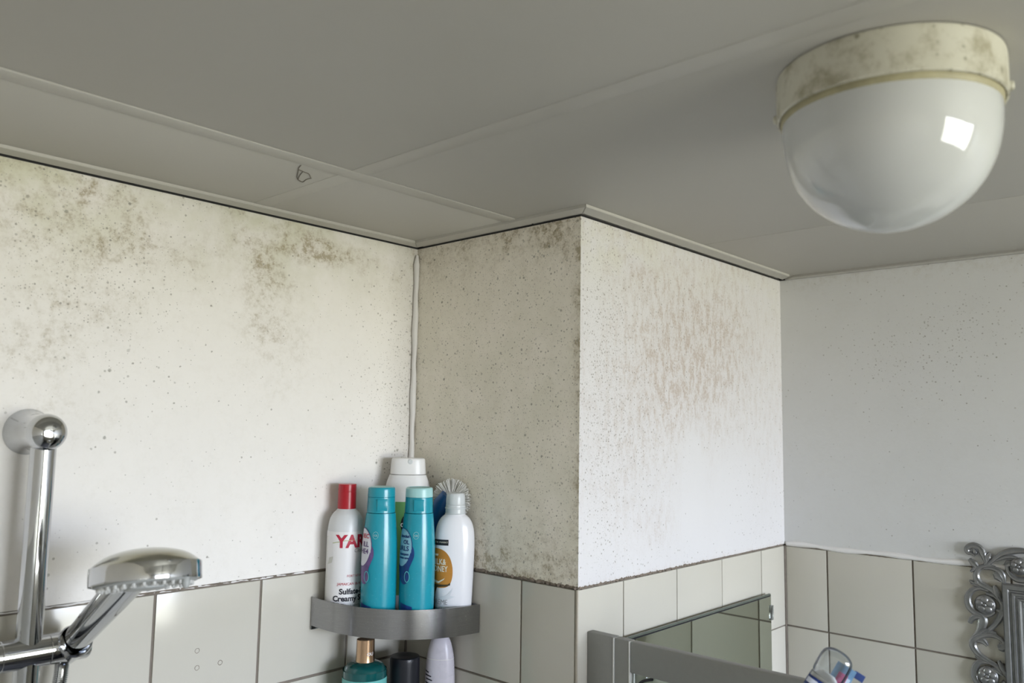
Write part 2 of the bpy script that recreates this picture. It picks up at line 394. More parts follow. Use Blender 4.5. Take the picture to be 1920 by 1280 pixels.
for q in ((x0, x1, z1-.04, z1), (x0, x0+.04, z0+.04, z1-.04), (x1-.04, x1, z0+.04, z1-.04), (-.155, -.12, z0+.04, z1-.04)):
    obj('window_frame', B(q[0], q[1], YR-.09, YR-.05, q[2], q[3], .004), M_white, win)
for a, b_ in ((x0+.04, -.155), (-.12, x1-.04)): obj('pane', B(a, b_, YR-.072, YR-.068, z0+.04, z1-.04), M_pane, win)

# ------------------------------------------------------------------ tiles, each a piece of its wall
TM = {}
def tile_mesh(wd, ht):
    k = (round(wd, 4), round(ht, 4))
    if k not in TM:
        bm = B(-wd/2, wd/2, 0, .0045, -ht/2, ht/2)
        es = [e_ for e_ in bm.edges if all(abs(v.co.y) < 1e-6 for v in e_.verts)]
        bmesh.ops.bevel(bm, geom=es, offset=.0009, segments=2, profile=.6, affect='EDGES')
        me = bpy.data.meshes.new('tile'); bm.to_mesh(me); bm.free(); me.shade_smooth(); me.set_sharp_from_angle(angle=math.radians(50)); me.materials.append(M_tile); TM[k] = me
    return TM[k]
def tiles(wall, seams, place, rz, gap=.003, rows=12):
    seams = sorted(seams)
    for r in range(rows):
        for a, b_ in zip(seams, seams[1:]):
            o = obj('tile', tile_mesh(b_-a-gap, ROW-gap), None, wall)
            o.location = place((a+b_)/2, -(r+.5)*ROW - .0005, random.uniform(-.0001, .0004)); o.rotation_euler = (random.uniform(-1, 1)*.0015, 0, rz+random.uniform(-1, 1)*.0015)
tiles(wall_left, [XL, *[-.119-.15*k for k in range(7)], -.0012], lambda u, v, d: (u, d, v), 0, .0038)
tiles(wall_duct_side, [-wB+.0045, -.25, -.10, 0], lambda u, v, d: (d, u, v), -PI/2, .0032)
tiles(wall_duct, [0.0005, .1075, .2545, .4005, .5495, wC-.0015], lambda u, v, d: (u, -wB+d, v), 0, .0022)
tiles(wall_right, [-wB-.001, *[-.4354-.15*k for k in range(17)], YR], lambda u, v, d: (wC+d, u, v), -PI/2, .0032)
# three filled drill holes in the left wall's tiles
for x, z in ((-.359, -.082), (-.358, -.104), (-.3255, -.1035)):
    bm = lathe([(.0024, 0), (.0030, .0005), (.0037, 0)], 20, 3, mtx=axis_mtx((0, 0, 0), (0, -1, 0)))
    for v in bm.verts: v.co.x *= random.uniform(.94, 1.06); v.co.z *= random.uniform(.94, 1.06)
    obj('hole_plug', bm, M_crack, wall_left, (x, .0003, z))
# corner sealant, the sealant line over the tiles and the ragged crack under the plaster
def ragged(n, p0, p1, r0, jit, seed, segs=8):
    rnd = random.Random(seed); P = []; rad = []; p0 = Vector(p0); p1 = Vector(p1)
    for i in range(n+1):
        P.append(p0.lerp(p1, i/n)+Vector((rnd.uniform(-1, 1), rnd.uniform(-1, 1), rnd.uniform(-1, 1)))*jit); rad.append(r0*rnd.uniform(.35, 1.2))
    return tube(P, rad, segs)
def trim(i, bm, m): return tag(obj('trim_%d' % i, bm, m), kind='structure')
trim(1, tube([(-.0045+.0006*math.sin(k*1.9), -.0045, .002+(H-.014)*k/30) for k in range(31)], [.0045+.0007*math.sin(k*.9) for k in range(30)]+[.002], 14), M_caulk)
trim(2, ragged(160, (XL, .0008, .0005), (-.2, .0008, .0005), .0012, .0007, 1), M_caulk)
trim(3, ragged(90, (-.006, .0008, .0009), (-.45, .0008, .0009), .0013, .0006, 2), M_crack)
trim(4, ragged(120, (.0004, -.01, .0018), (.0004, -wB, .0018), .0024, .0012, 3), M_crack)
trim(5, ragged(140, (.002, -wB+.0006, .0012), (.35, -wB+.0006, .0015), .0019, .0010, 4), M_crack)
trim(6, ragged(110, (.33, -wB+.0006, .0012), (wC-.01, -wB+.0006, .0012), .0013, .0008, 5), M_crack)
trim(7, tube([(wC+.001, -wB-.004-k*.03, .003+.0012*math.sin(k*1.3)) for k in range(40)], [.0045+.0012*math.sin(k*2.1) for k in range(40)], 10), M_caulk)
trim(8, ragged(90, (wC+.0008, -wB-.03, -.0012), (wC+.0008, -.75, -.0012), .0011, .0007, 6), M_crack)
trim(9, tube([(wC-.001, -wB-.001, z) for z in np.linspace(-.6, -.001, 12)], .0016, 8), M_grout)
trim(10, tube([(-.0010, -.0010, z) for z in np.linspace(-.6, -.002, 12)], .0016, 8), M_grout)
trim(11, B(-.0002, .0040, -wB+.0006, -wB+.0042, -1.8, -.001, .0006), mat('edge_grout', (.42, .38, .31), .8, var=.2))

# ------------------------------------------------------------------ suspended ceiling
ceiling = tag(obj('ceiling', B(XL-.1, wC+.1, YR-.1, .1, TOP, TOP+.08), M_void), kind='structure')
PZ = H+.0030; bars_y = -.248; 
def panel(x0, x1, y0, y1): return obj('panel', B(x0, x1, y0, y1, PZ, PZ+.012, .0006), M_ceil, ceiling)
xs = [(XL+.02, -.955), (-.928, -.331), (-.305, .2815), (.283, wC-.012)]
for a, b_ in xs:
    for c_, d_ in ((-.236, -.012), (-1.455, -.2618), (-2.65, -1.48), (YR+.02, -2.675)):
        if d_ > -.1 and a > .29: continue
        dd = min(d_, -wB-.012) if a > -.306 and c_ < -.3 and False else d_
        panel(a, b_, c_, dd)
def bar(x0, x1, y0, y1, dz=0): return obj('ceiling_bar', B(x0, x1, y0, y1, H+.0022+dz, H+.010, .0003), M_bar, ceiling)
bar(XL, 0, -.2605, -.236); bar(XL, wC, -1.48, -1.4555)
for x in (-.955, -.331):
    bar(x, x+.0255, -1.4555, -.2610, .0004)
    if x < 0: bar(x, x+.0255, -.236, -.03, .0006)
# edge angles along the walls: mitred strips with a dark shadow gap to the wall
gp, fl = .0110, .036
def strip(i, pts):
    bm = bmesh.new(); zb, zt = H-.0008, H+.009
    lo_ = [bm.verts.new((x, y, zb)) for x, y in pts]; hi_ = [bm.verts.new((x, y, zt)) for x, y in pts]
    bm.faces.new(lo_[::-1]); bm.faces.new(hi_)
    for k in range(4): bm.faces.new((lo_[k], lo_[(k+1) % 4], hi_[(k+1) % 4], hi_[k]))
    bmesh.ops.bevel(bm, geom=bm.edges[:], offset=.0006, segments=2, affect='EDGES')
    return trim(i, bm, M_bar)
strip(12, [(XL, -gp), (-gp, -gp), (-fl, -fl), (XL, -fl)])
strip(13, [(-gp, -gp-.0004), (-gp, -wB-gp), (-fl, -wB-fl), (-fl, -fl-.0004)])
strip(14, [(-gp, -wB-gp-.0004), (wC-gp, -wB-gp), (wC-fl, -wB-fl), (-fl, -wB-fl-.0004)])
strip(15, [(wC-.002, -wB-gp-.0004), (wC-.002, YR), (wC-.022, YR), (wC-.022, -wB-fl-.0004)])
# pencilled loop on the ceiling panel
mk = bmesh.new()
for pts in ([(-.382, -.232), (-.378, -.221), (-.370, -.207), (-.358, -.186), (-.350, -.178), (-.343, -.176), (-.346, -.189), (-.345, -.198)], [(-.374, -.215), (-.370, -.214), (-.364, -.212), (-.357, -.210), (-.347, -.199)], [(-.367, -.213), (-.360, -.195), (-.353, -.181)]):
    tube([(q[0], q[1], PZ-.0002) for q in catmull(pts, 5)], .0006, 6, mk)
obj('pencil_mark', mk, mat('pencil', (.14, .12, .09), .8), ceiling)

# ------------------------------------------------------------------ ceiling lamp
LC = Vector((-.2004, -.8345, H))
lamp = thing('ceiling_lamp', 'round ceiling lamp with white glass dome in a mould-stained cream base', 'lamp', LC)
obj('base', lathe([(0, .001), (.0870, .001), (.0870, .001), (.0885, -.001), (.0887, -.030), (.0885, -.0335), (.0875, -.0345), (.0875, -.0345), (.0862, -.0338), (.0858, -.024), (.0858, -.024), (.070, -.022), (0, -.022)], 72), M_ceramic, lamp)
M_lip = mat('yellowed_rim', (.34, .31, .19), .5, var=.55, vscale=40)
obj('rim', lathe([(.0800, -.024), (.0856, -.026), (.0858, -.034), (.0852, -.0385), (.0835, -.0405), (.0820, -.0390), (.0815, -.030)], 72, 4), M_lip, lamp)
M_opal = mat('opal_glass', (.55, .56, .55), .05, var=.01, coat=.5)
obj('glass_dome', lathe([(.080, -.030), (.0838, -.036), (.0846, -.044), (.0842, -.0527), (.0829, -.0644), (.0802, -.076), (.0758, -.0877), (.0690, -.0993), (.0587, -.111), (.0422, -.1227), (.0294, -.1283), (.0170, -.1322), (.0070, -.1338), (0, -.1343)], 96, 8), M_opal, lamp)
for k in range(2):
    th = math.radians(108+176*k)
    obj('screw', lathe([(0, -.003), (.003, -.003), (.0042, 0), (.0042, .006), (0, .006)], 14, 3, mtx=axis_mtx((.0887*math.cos(th), .0887*math.sin(th), -.026), (-math.cos(th), -math.sin(th), 0))), M_ceramic, lamp)

# ------------------------------------------------------------------ shower rail
RX, RY = -.580, -.055
rail = thing('shower_rail', 'chrome shower rail with round wall bracket on the left wall', 'shower rail', (RX, RY, -.55))
z0 = .55
obj('pole', tube([(0, 0, .02), (0, 0, z0+.203)], .0130, 40), M_chrome, rail)
for zz in (.203, -.53):
    br = obj('bracket', lathe([(0, -.0235), (.010, -.0222), (.0175, -.0165), (.0205, -.0075), (.0208, 0), (.0208, .030), (.0235, .046), (.0262, .0535), (.0262, .0548)], 48, 5, mtx=axis_mtx((0, 0, z0+zz), (0, 1, 0))), M_chrome, rail)
sl = obj('slider', tube([(a, 0, z0-.0335+a*.0) for a in (-.062, -.058, -.028, -.0275, -.027, .019, .0195, .020, .058, .0605)], [.014, .0165, .0165, .0160, .0165, .0165, .0160, .0165, .0165, .0150], 40), M_chrome, rail)
# open cup at the slider's end that carries the hand shower
CUPX = .043
hd = Vector((0, -.870, .493)).normalized()
cupm = axis_mtx((CUPX, 0, z0-.0335), hd)
obj('holder_cup', lathe([(.0118, -.016), (.0160, -.018), (.0160, -.018), (.0185, .0155), (.0185, .0155), (.0160, .0160), (.0118, -.016)], 36, 3, mtx=cupm), M_chrome, sl)

# hand shower resting in the cup
hp = Vector((RX+CUPX, RY, -.55+z0-.0335))
head_c = Vector((-.531, -.222, .0655))
hs = thing('hand_shower', 'chrome hand shower with domed head hung in the rail holder', 'shower head', hp)
hc = head_c-hp; hdir = (hc+Vector((0, .050, -.018))).normalized()
pts = catmull([-hdir*.022, hdir*.0, hdir*.06, hdir*.105, hc+Vector((0, .042, -.0125)), hc+Vector((0, .022, .0015))], 6)
rr_ = np.interp(np.linspace(0, 1, len(pts)), [0, .15, .5, .8, 1], [.0120, .0138, .0160, .0175, .0185])
M_grime = mat('limescaled_chrome', (.46, .46, .42), .16, metal=1, var=.12, vscale=90)
obj('handle', tube(pts, list(rr_), 32), M_chrome, hs)
spray = Vector((-.06, -.235, -.97)).normalized(); hm = axis_mtx(hc, -spray)
hd_o = obj('head', lathe([(.0475, -.0085), (.0515, -.0075), (.0515, -.0075), (.0518, .0075), (.0518, .0075), (.0475, .0120), (.038, .0185), (.024, .0230), (.010, .0250), (0, .0253)], 72, 5, mtx=hm), M_grime, hs)
obj('rim', lathe([(.0515, -.0080), (.0524, -.0072), (.0524, .0072), (.0515, .0080)], 72, 3, mtx=hm), M_chrome, hd_o)
M_face = mat('grey_spray_plate', (.36, .37, .36), .4, var=.1)
face = obj('spray_plate', lathe([(0, -.0155), (.018, -.0150), (.022, -.0120), (.046, -.0105), (.0475, -.0080)], 64, 3, mtx=hm), M_face, hs)
M_nz = mat('nozzle_rubber', (.52, .52, .50), .6)
nzm = bpy.data.meshes.new('nozzle'); b_ = lathe([(.0018, 0), (.0017, -.0034), (.0009, -.0042), (0, -.0042)], 10, 3); b_.to_mesh(nzm); b_.free(); nzm.shade_smooth(); nzm.materials.append(M_nz)
for r_, n_ in ((.043, 30), (.036, 24), (.029, 18)):
    for k in range(n_):
        th = 2*PI*(k+.5*(r_ > .04))/n_; o = obj('nozzle', nzm, None, face)
        o.matrix_local = hm @ Matrix.Translation((r_*math.cos(th), r_*math.sin(th), -.0100))
obj('spray_lever', lathe([(.0035, 0), (.0040, -.006), (.0022, -.0105), (0, -.0108)], 16, 4, mtx=hm @ Matrix.Translation((-.030, .036, -.008))), M_face, hs)
# hose, a ribbed metal spiral, down to a wall elbow
hose_c = catmull([hp-hdir*.020, hp+Vector((-.001, .018, -.022)), hp+Vector((-.004, .017, -.05)), hp+Vector((-.016, .020, -.10)), hp+Vector((-.03, .0, -.30)), hp+Vector((.02, -.02, -.60)), hp+Vector((.09, 0, -.72)), hp+Vector((.13, .0, -.62)), hp+Vector((.13, .012, -.55))], 60)
base = hp+Vector((.13, .02, -.55))
hose = thing('shower_hose', 'ribbed metal shower hose hanging below the rail holder', 'hose', base)
hl = [Vector(q)-base for q in hose_c]
obj('spiral_tube', tube(hl, [.0078 if (k//2) % 2 else .0066 for k in range(len(hl))], 16), M_chrome, hose)
obj('wall_elbow', tube([(0, -.012, -.03), (0, -.008, .0), (0, .006, .012), (0, .034, .012)], [.011, .012, .012, .016], 24), M_chrome, hose)

# ------------------------------------------------------------------ corner shelf (two tiers of one rack on the tiles)
SA, SB, SZ = .186, .168, -.042
def arc(a): c_, s_ = max(math.cos(a), 0), math.sin(a); f = (c_**2.4+s_**2.4)**(-1/2.4); return c_*f, s_*f
def corner_shelf(name, label, zc):
    t = thing(name, label, 'shelf', (0, 0, zc), 0, 'steel corner shelves')
    n = 48; bm = bmesh.new(); rows = []
    def tilt(x, y): return .006*(-x/SA) - .006*(-y/SB)
    for k in range(n+1):
        a = PI/2*k/n; c_, s_ = arc(a); col_ = []
        for off, dz in ((0, 0), (0, -.041), (-.0022, -.041), (-.0022, 0)):
            x, y = -(SA+off)*c_, -(SB+off)*s_
            x = min(x, -.0012); y = min(y, -.0012); col_.append(bm.verts.new((x, y, dz+tilt(x, y))))
        rows.append(col_)
    for p, q in zip(rows, rows[1:]):
        for j in range(4): bm.faces.new((p[j], p[(j+1) % 4], q[(j+1) % 4], q[j]))
    bm.faces.new(rows[0]); bm.faces.new(rows[-1][::-1])
    obj('front_band', bm, M_steel, t)
    bm = bmesh.new(); top_, bot = [], []
    ring = [(-.0012, -.0012)]+[(min(-.0012, -(SA-.003)*arc(PI/2*k/n)[0]), min(-.0012, -(SB-.003)*arc(PI/2*k/n)[1])) for k in range(n+1)]
    for lst, dz in ((top_, -.0305), (bot, -.0325)): lst.extend(bm.verts.new((x, y, dz)) for x, y in ring)
    bm.faces.new(top_); bm.faces.new(bot[::-1])
    for k in range(len(ring)): k2 = (k+1) % len(ring); bm.faces.new((top_[k], top_[k2], bot[k2], bot[k]))
    obj('plate', bm, M_steel, t)
    obj('wall_rail', B(-SA, -.004, -.0035, -.0012, -.041, -.006, .0004), M_steel, t)
    obj('wall_rail', B(-.0035, -.0012, -SB, -.004, -.041, -.006, .0004), M_steel, t)
    return t
corner_shelf('corner_shelf', 'brushed steel corner shelf with a curved band front holding the shampoo bottles', SZ)
corner_shelf('corner_shelf', 'lower brushed steel corner shelf beneath the bottle shelf, carrying the gold-capped bottle', -.262)
PLATE, PLATE2 = SZ-.0305, -.262-.0305
def facing(x, y, extra=0): return math.atan2(CAM.y-y, CAM.x-x)+math.radians(extra)

# ---- white bottle with red cap
x, y = -.1510, -.0315
t = thing('shampoo_bottle', 'white shampoo bottle with a bright red cap at the left of the shelf', 'bottle', (x, y, PLATE), facing(x, y))
M_milk = mat('milky_plastic', (.68, .69, .70), .32, var=.02, sss=.2)
bd = Body([(0, .0235, .0235, 2), (.002, .0262, .0262, 2), (.006, .0268, .0268, 2), (.120, .0268, .0268, 2), (.134, .0266, .0266, 2), (.148, .0245, .0245, 2), (.157, .0205, .0205, 2), (.163, .0150, .0150, 2), (.166, .0128, .0128, 2), (.170, .0120, .0120, 2)])
body = obj('body', bd.mesh(), M_milk, t)
M_red = mat('red_plastic', (.40, .010, .020), .3, var=.06)
cap = obj('cap', lathe([(0, .165), (.0120, .165), (.0136, .1655), (.0136, .1655), (.0134, .190), (.0134, .190), (.0130, .1905), (.0133, .191), (.0131, .1995), (.0120, .2015), (0, .2012)], 40, 3), M_red, t)
M_lab = mat('white_label', (.80, .79, .79), .45, var=.015)
lab = obj('label', bd.wrap(flat([(-.046, .004), (.05, .004), (.05, .1335), (-.046, .1335)]), 0, 0), M_lab, t)
M_redprint = mat('red_print', (.46, .02, .05), .5); M_ink = mat('black_print', (.02, .02, .03), .5); M_greyprint = mat('grey_print', (.33, .33, .34), .5); M_greenprint = mat('green_print', (.42, .46, .20), .5)
S0 = -.48
obj('brand_lettering', bd.wrap(text('YARI', .0250, bold=.0009, sx=.95), S0, .1115, .0009), M_redprint, lab)
obj('script_lettering', bd.wrap(text('Cleansing', .0085, shear=.35, sx=.9), S0+.95, .1040, .0009), M_greyprint, lab)
obj('swash', bd.wrap(flat([(-.004, .1165), (.014, .1205), (.040, .122), (.014, .1215), (-.004, .1175)]), S0-.1, 0, .0007), M_greenprint, lab)
for s_, sz, zz, m_, o_ in (('FORT KERA', .0046, .0690, M_redprint, .62), ('JAMAICAN BLACK', .0052, .0575, M_redprint, .12), ('Hydrates & smooths', .0040, .0275, M_greyprint, .25)):
    obj('small_lettering', bd.wrap(text(s_, sz), S0+o_, zz, .0009), m_, lab)
obj('product_lettering', bd.wrap(text('Sulfate-Free', .0108, bold=.00035), S0+.24, .0450, .0009), M_ink, lab)
obj('product_lettering', bd.wrap(text('Creamy Shampoo', .0108, bold=.00035), S0-.10, .0350, .0009), M_ink, lab)
obj('batch_print', join(*[bd.wrap(flat([(0, a), (.0016, a), (.0016, a+.0008), (0, a+.0008)]), -1.25, 0, .0007) for a in np.arange(.006, .125, .0022)]), M_greenprint, lab)
obj('leaf_print', bd.wrap(flat([(-.006, .086), (.003, .089), (.005, .098), (-.003, .096)]), -.85, 0, .0007), mat('pale_print', (.60, .60, .55), .5), lab)

# ---- two teal bottles
M_teal = mat('teal_plastic', (.008, .28, .37), .26, var=.05, vscale=400, coat=.15)
M_pale = mat('pale_aqua_plastic', (.36, .62, .62), .3, var=.04, sss=.1)
def teal(x, y, label, pale_lid, swoosh, oval_col, words, extra):
    t = thing('teal_bottle', label, 'bottle', (x, y, PLATE), facing(x, y, extra), 'teal shampoo bottles')
    bd = Body([(0, .0225, .0225, 2.1), (.002, .0245, .0245, 2.1), (.01, .0252, .0252, 2.1), (.05, .0258, .0258, 2.1), (.09, .0258, .0258, 2.1), (.12, .0249, .0249, 2.1), (.145, .0230, .0230, 2.1), (.1622, .0214, .0214, 2.1)])
    body = obj('body', bd.mesh(), M_teal, t)
    cap = obj('cap', lathe([(.0195, .1625), (.0208, .1630), (.0208, .1630), (.0200, .1850), (.0200, .1850), (.0190, .1855)], 44, 3), M_teal, t)
    obj('cap_tab', B(.0185, .0207, -.0075, .0075, .166, .183, .001), M_teal, cap)
    obj('lid', lathe([(.0185, .1853), (.0202, .1856), (.0202, .1856), (.0198, .1965), (.0188, .1990), (.0160, .1995), (.0150, .1985), (0, .1965)], 44, 3), M_pale if pale_lid else M_teal, t)
    if not pale_lid: obj('lid_disc', lathe([(.0165, .1990), (.0160, .2000), (.008, .1990), (0, .1985)], 40, 3), M_pale, t)
    th = math.radians(-(60 if pale_lid else 69)-extra); UP = .0125
    ov = obj('oval_label', bd.wrap(flat(ell(0, .1140, .0185, .0270)), th, 0, .0006), mat('oval_'+str(pale_lid), oval_col, .4), t)
    dk = mat('swoosh_'+str(pale_lid), swoosh, .4, var=.5, vscale=90)
    obj('oval_border', bd.wrap(ringflat(0, .1140, .0192, .0277, .0010), th, 0, .0009), dk, t)
    sw = [(q[0], q[1]+UP) for q in ((.0190, .104), (.0215, .099), (.0222, .090), (.0185, .080), (.0150, .070), (.0165, .058), (.0120, .052), (.006, .050), (-.002, .056), (-.012, .072), (-.016, .086), (-.004, .0745), (.004, .0755), (.013, .0845))]
    obj('swoosh', bd.wrap(flat([tuple(q) for q in catmull(sw+[sw[0]], 4)[:-1]]), th, 0, .0006), dk, t)
    obj('bubble', bd.wrap(ringflat(.0125, .0735, .0045, .0080, .0012), th, 0, .0010), mat('teal_highlight', (.10, .48, .55), .35), t)
    for i, (s_, zz, sz) in enumerate(words): obj('lettering', bd.wrap(text(s_, sz, 'RIGHT', .0002), th+.55, zz+UP, .0010), [mat('oval_ink_'+str(pale_lid), tuple(q*.9 for q in swoosh), .5), M_redprint][i == 0 and not pale_lid], ov)
    e_ = obj('emblem', bd.wrap(ringflat(0, .1320, .0040, .0052, .0004, 20), th+.93, 0, .0006), M_pale, t)
    obj('emblem_lettering', bd.wrap(text('ca', .0058, 'CENTER'), th+.93, .1305, .0008), M_pale, e_)
    obj('volume_badge', bd.wrap(flat([(0, .027), (.021, .024), (.021, .032), (0, .0365)]), th, 0, .0006), mat('navy_print', (.01, .045, .20), .4), t)
    return t
teal(-.1295, -.0865, 'teal bottle with a darker blue lid and purple swoosh, next to the red-capped bottle', False, (.13, .08, .22), (.66, .68, .74), (('REC', .1150, .0085), ('ILL', .1030, .0100), ('HE4', .0930, .0100)), 4)
teal(-.0885, -.1235, 'teal bottle with a pale translucent lid and navy swoosh, beside the white lotion bottle', True, (.008, .045, .19), (.24, .50, .62), (('absolut', .1160, .0060), ('OL', .1070, .0080), ('CURLS', .0975, .0095), ('shampoo', .0910, .0050), ('intense care', .0860, .0042)), 0)

# ---- white lotion bottle with clear cap
x, y = -.0290, -.1395
t = thing('lotion_bottle', 'white shower cream bottle with orange blob print and translucent cap at shelf right', 'bottle', (x, y, PLATE), facing(x, y))
M_gloss = mat('white_bottle_plastic', (.80, .80, .83), .22, var=.012, coat=.2)
bd = Body([(0, .0150, .0235, 2.2), (.002, .0165, .0262, 2.2), (.02, .0172, .0272, 2.2), (.07, .0178, .0292, 2.2), (.105, .0182, .0302, 2.2), (.128, .0180, .0296, 2.2), (.142, .0172, .0270, 2.15), (.152, .0155, .0218, 2.1), (.1575, .0138, .0155, 2), (.160, .0135, .0135, 2)])
obj('body', bd.mesh(), M_gloss, t)
M_frost = mat('frosted_cap', (.72, .75, .76), .25, var=.02, sss=.3, alpha=.82)
cap = obj('cap', lathe([(0, .158), (.0148, .158), (.0152, .160), (.0152, .160), (.0150, .1715), (.0150, .1715), (.0142, .1725), (.0146, .1735), (.0143, .1830), (.0130, .1885), (.0100, .1895), (0, .1885)], 40, 3), M_frost, t)
obj('cap_ring', lathe([(.0140, .1655), (.0158, .1660), (.0158, .1680), (.0140, .1685)], 40, 3), M_frost, cap)
th = -.97
M_amber = mat('amber_print', (.50, .22, .035), .4, var=.35, vscale=45)
bl = [(-.019, .106), (-.006, .1085), (.006, .105), (.0155, .095), (.0205, .081), (.020, .066), (.014, .055), (.002, .051), (-.014, .053), (-.026, .064), (-.029, .083), (-.026, .097)]
blob = obj('honey_print', bd.wrap(flat([tuple(q) for q in catmull(bl+[bl[0]], 4)[:-1]]), th, 0, .0005), M_amber, t)
M_cream = mat('cream_print', (.80, .76, .62), .45)
obj('name_lettering', bd.wrap(text('MILK&', .0118, 'CENTER', .0002, .72), th-.10, .0850, .0009), M_cream, blob)
obj('name_lettering', bd.wrap(text('HONEY', .0118, 'CENTER', .0002, .72), th-.10, .0748, .0009), M_cream, blob)
obj('cream_swirl', bd.wrap(flat([(-.012, .063), (-.002, .0605), (.007, .0655), (.0095, .071), (.006, .0635), (-.002, .0575), (-.012, .059)]), th, 0, .0009), M_cream, blob)
obj('cream_bar', bd.wrap(flat([(-.020, .0975), (-.003, .0975), (-.002, .1005), (-.020, .1005)]), th, 0, .0009), M_cream, blob)
M_vanilla = mat('brown_print', (.07, .05, .02), .5)
obj('vanilla_pod', bd.wrap(flat([(-.020, .050), (-.010, .0555), (.012, .0565), (.0165, .059), (.0165, .0555), (.010, .0535), (-.004, .0520), (-.009, .040), (-.013, .037), (-.014, .046)]), th, 0, .0010), M_vanilla, t)
bg_ = obj('badge', bd.wrap(flat([(-.018, .1130), (.000, .1130), (.000, .1215), (-.018, .1215), (-.0205, .117)]), -.47, 0, .0006), M_black, t)
obj('badge_lettering', bd.wrap(text('DE MARKT', .0032, 'RIGHT'), -.50, .1165, .0009), M_cream, bg_)
obj('product_lettering', bd.wrap(text('DOUCHECRÈME', .0105, 'RIGHT', 0, .66), -.47, .0270, .0006), M_greyprint, t)
obj('small_lettering', bd.wrap(text('droge huid', .0055, 'RIGHT'), -.85, .0190, .0006), M_ink, t)
obj('cream_splash', bd.wrap(flat([(-.01, .034), (.012, .042), (.022, .052), (.016, .040), (.026, .039), (.010, .034)]), th, 0, .0005), mat('grey_splash', (.66, .69, .72), .4), t)

# ---- tall white bottle with green label at the back
x, y = -.0435, -.0435
t = thing('gel_bottle', 'tall white bottle with green label and wide white cap behind the teal bottles', 'bottle', (x, y, PLATE), facing(x, y))
bd = Body([(0, .0195, .0360, 2.3), (.003, .0215, .0385, 2.3), (.05, .0225, .0395, 2.3), (.12, .0225, .0392, 2.3), (.165, .0215, .0375, 2.3), (.195, .0195, .0345, 2.3), (.2125, .0180, .0290, 2.3)])
obj('body', bd.mesh(), mat('white_matte_plastic', (.80, .79, .78), .38, var=.015), t)
cb = Body([(.2130, .0165, .0265, 2.4), (.2130, .0165, .0265, 2.4), (.2140, .0180, .0283, 2.4), (.2140, .0180, .0283, 2.4), (.2330, .0172, .0268, 2.4), (.2375, .0165, .0258, 2.4), (.2390, .0145, .0230, 2.4)], 4)
cp = obj('cap', cb.mesh(), M_white, t)
obj('cap_dimple', lathe([(0, .0006), (.003, .0006), (.004, 0)], 16, 3, mtx=axis_mtx((.0172, .003, .2335), (1, 0, 0))), M_frost, cp)
lb = obj('green_label', bd.wrap(flat([(-.030, .03), (.030, .03), (.030, .1715), (-.030, .1715)]), 0, 0, .0005, R=.026), mat('green_label_paper', (.15, .38, .13), .45, var=.15, vscale=25), t)
ov = obj('black_oval', bd.wrap(flat(ell(.000, .1370, .0130, .0175)), .12, 0, .0008, R=.026), M_black, lb)
obj('oval_lettering', bd.wrap(text('derm', .0125, 'CENTER', .0002), .12, .1335, .0012, R=.026), M_white, ov)

# ---- dish brush standing behind the lotion bottle
x, y = -.0145, -.1130
t = thing('scrub_brush', 'round scrub brush with white bristles and blue handle behind the lotion bottle', 'brush', (x, y, PLATE), facing(x, y, -32))
M_blue = mat('blue_plastic', (.012, .10, .30), .3, var=.05)
bc = Vector((0, .001, .1765)); bdir = Vector((0.10, -.50, -.86)).normalized()
obj('handle', tube([bc+Vector((.004, -.004, .008)), bc+Vector((.004, -.012, -.006)), bc+Vector((.003, -.024, -.030)), Vector((0, -.018, .075)), Vector((0, -.004, .02)), Vector((0, 0, .001))], [.0105, .0150, .0115, .0075, .0065, .0060], 20), M_blue, t)
obj('brush_head', lathe([(0, -.006), (.010, -.006), (.012, -.003), (.012, .003), (.010, .006), (0, .006)], 36, 3, mtx=axis_mtx(bc, (1, .05, .1))), M_white, t)
M_bristle = mat('white_bristle', (.78, .77, .73), .4, var=.1)
rnd = random.Random(3); am = axis_mtx(bc, (1, .05, .1))
for k in range(52):
    th = 2*PI*k/52+rnd.uniform(-.03, .03); bm = bmesh.new()
    for j in range(9):
        a = th+rnd.uniform(-.055, .055); zz = rnd.uniform(-.004, .004); L = rnd.uniform(.0300, .0330)
        p0 = am @ Vector((.0105*math.cos(th), .0105*math.sin(th), zz*.6)); p1 = am @ Vector((L*math.cos(a), L*math.sin(a), zz*1.6))
        tube([p0, (p0+p1)/2, p1], .0006, 5, bm)
    obj('bristle_tuft', bm, M_bristle, t)

# ---- lower shelf things
x, y = -.1305, -.0620
t = thing('pump_bottle', 'green-teal bottle with gold cap standing under the steel shelf', 'bottle', (x, y, PLATE2), facing(x, y))
zt = -.1275-PLATE2
bd = Body([(0, .0280, .0280, 2), (.003, .0310, .0310, 2), (.01, .0315, .0315, 2), (zt-.022, .0318, .0318, 2), (zt-.012, .0312, .0312, 2), (zt-.004, .0270, .0270, 2), (zt, .0200, .0200, 2), (zt+.002, .0125, .0125, 2)])
obj('body', bd.mesh(), mat('dark_teal_gloss', (.005, .085, .085), .08, var=.1, coat=.5), t)
obj('label', bd.wrap(flat([(-.085, .02), (.085, .02), (.085, zt-.0195), (-.085, zt-.0195)]), 0, 0, .0005), mat('aqua_label', (.16, .50, .47), .4, var=.1), t)
M_gold = mat('rose_gold', (.62, .42, .27), .22, metal=1, var=.08)
cp = obj('cap', lathe([(.0100, zt-.001), (.0142, zt-.0005), (.0142, zt-.0005), (.0134, zt+.010), (.0130, zt+.0315), (.0130, zt+.0315), (.0118, zt+.033), (0, zt+.033)], 40, 3), M_gold, t)
cb = Body([(zt, .0134, .0134, 2), (zt+.035, .0130, .0130, 2)], 2)
obj('cap_lettering', cb.wrap(text('OU', .0065, 'CENTER', .0001), .55, zt+.0115, .0006), M_white, cp)
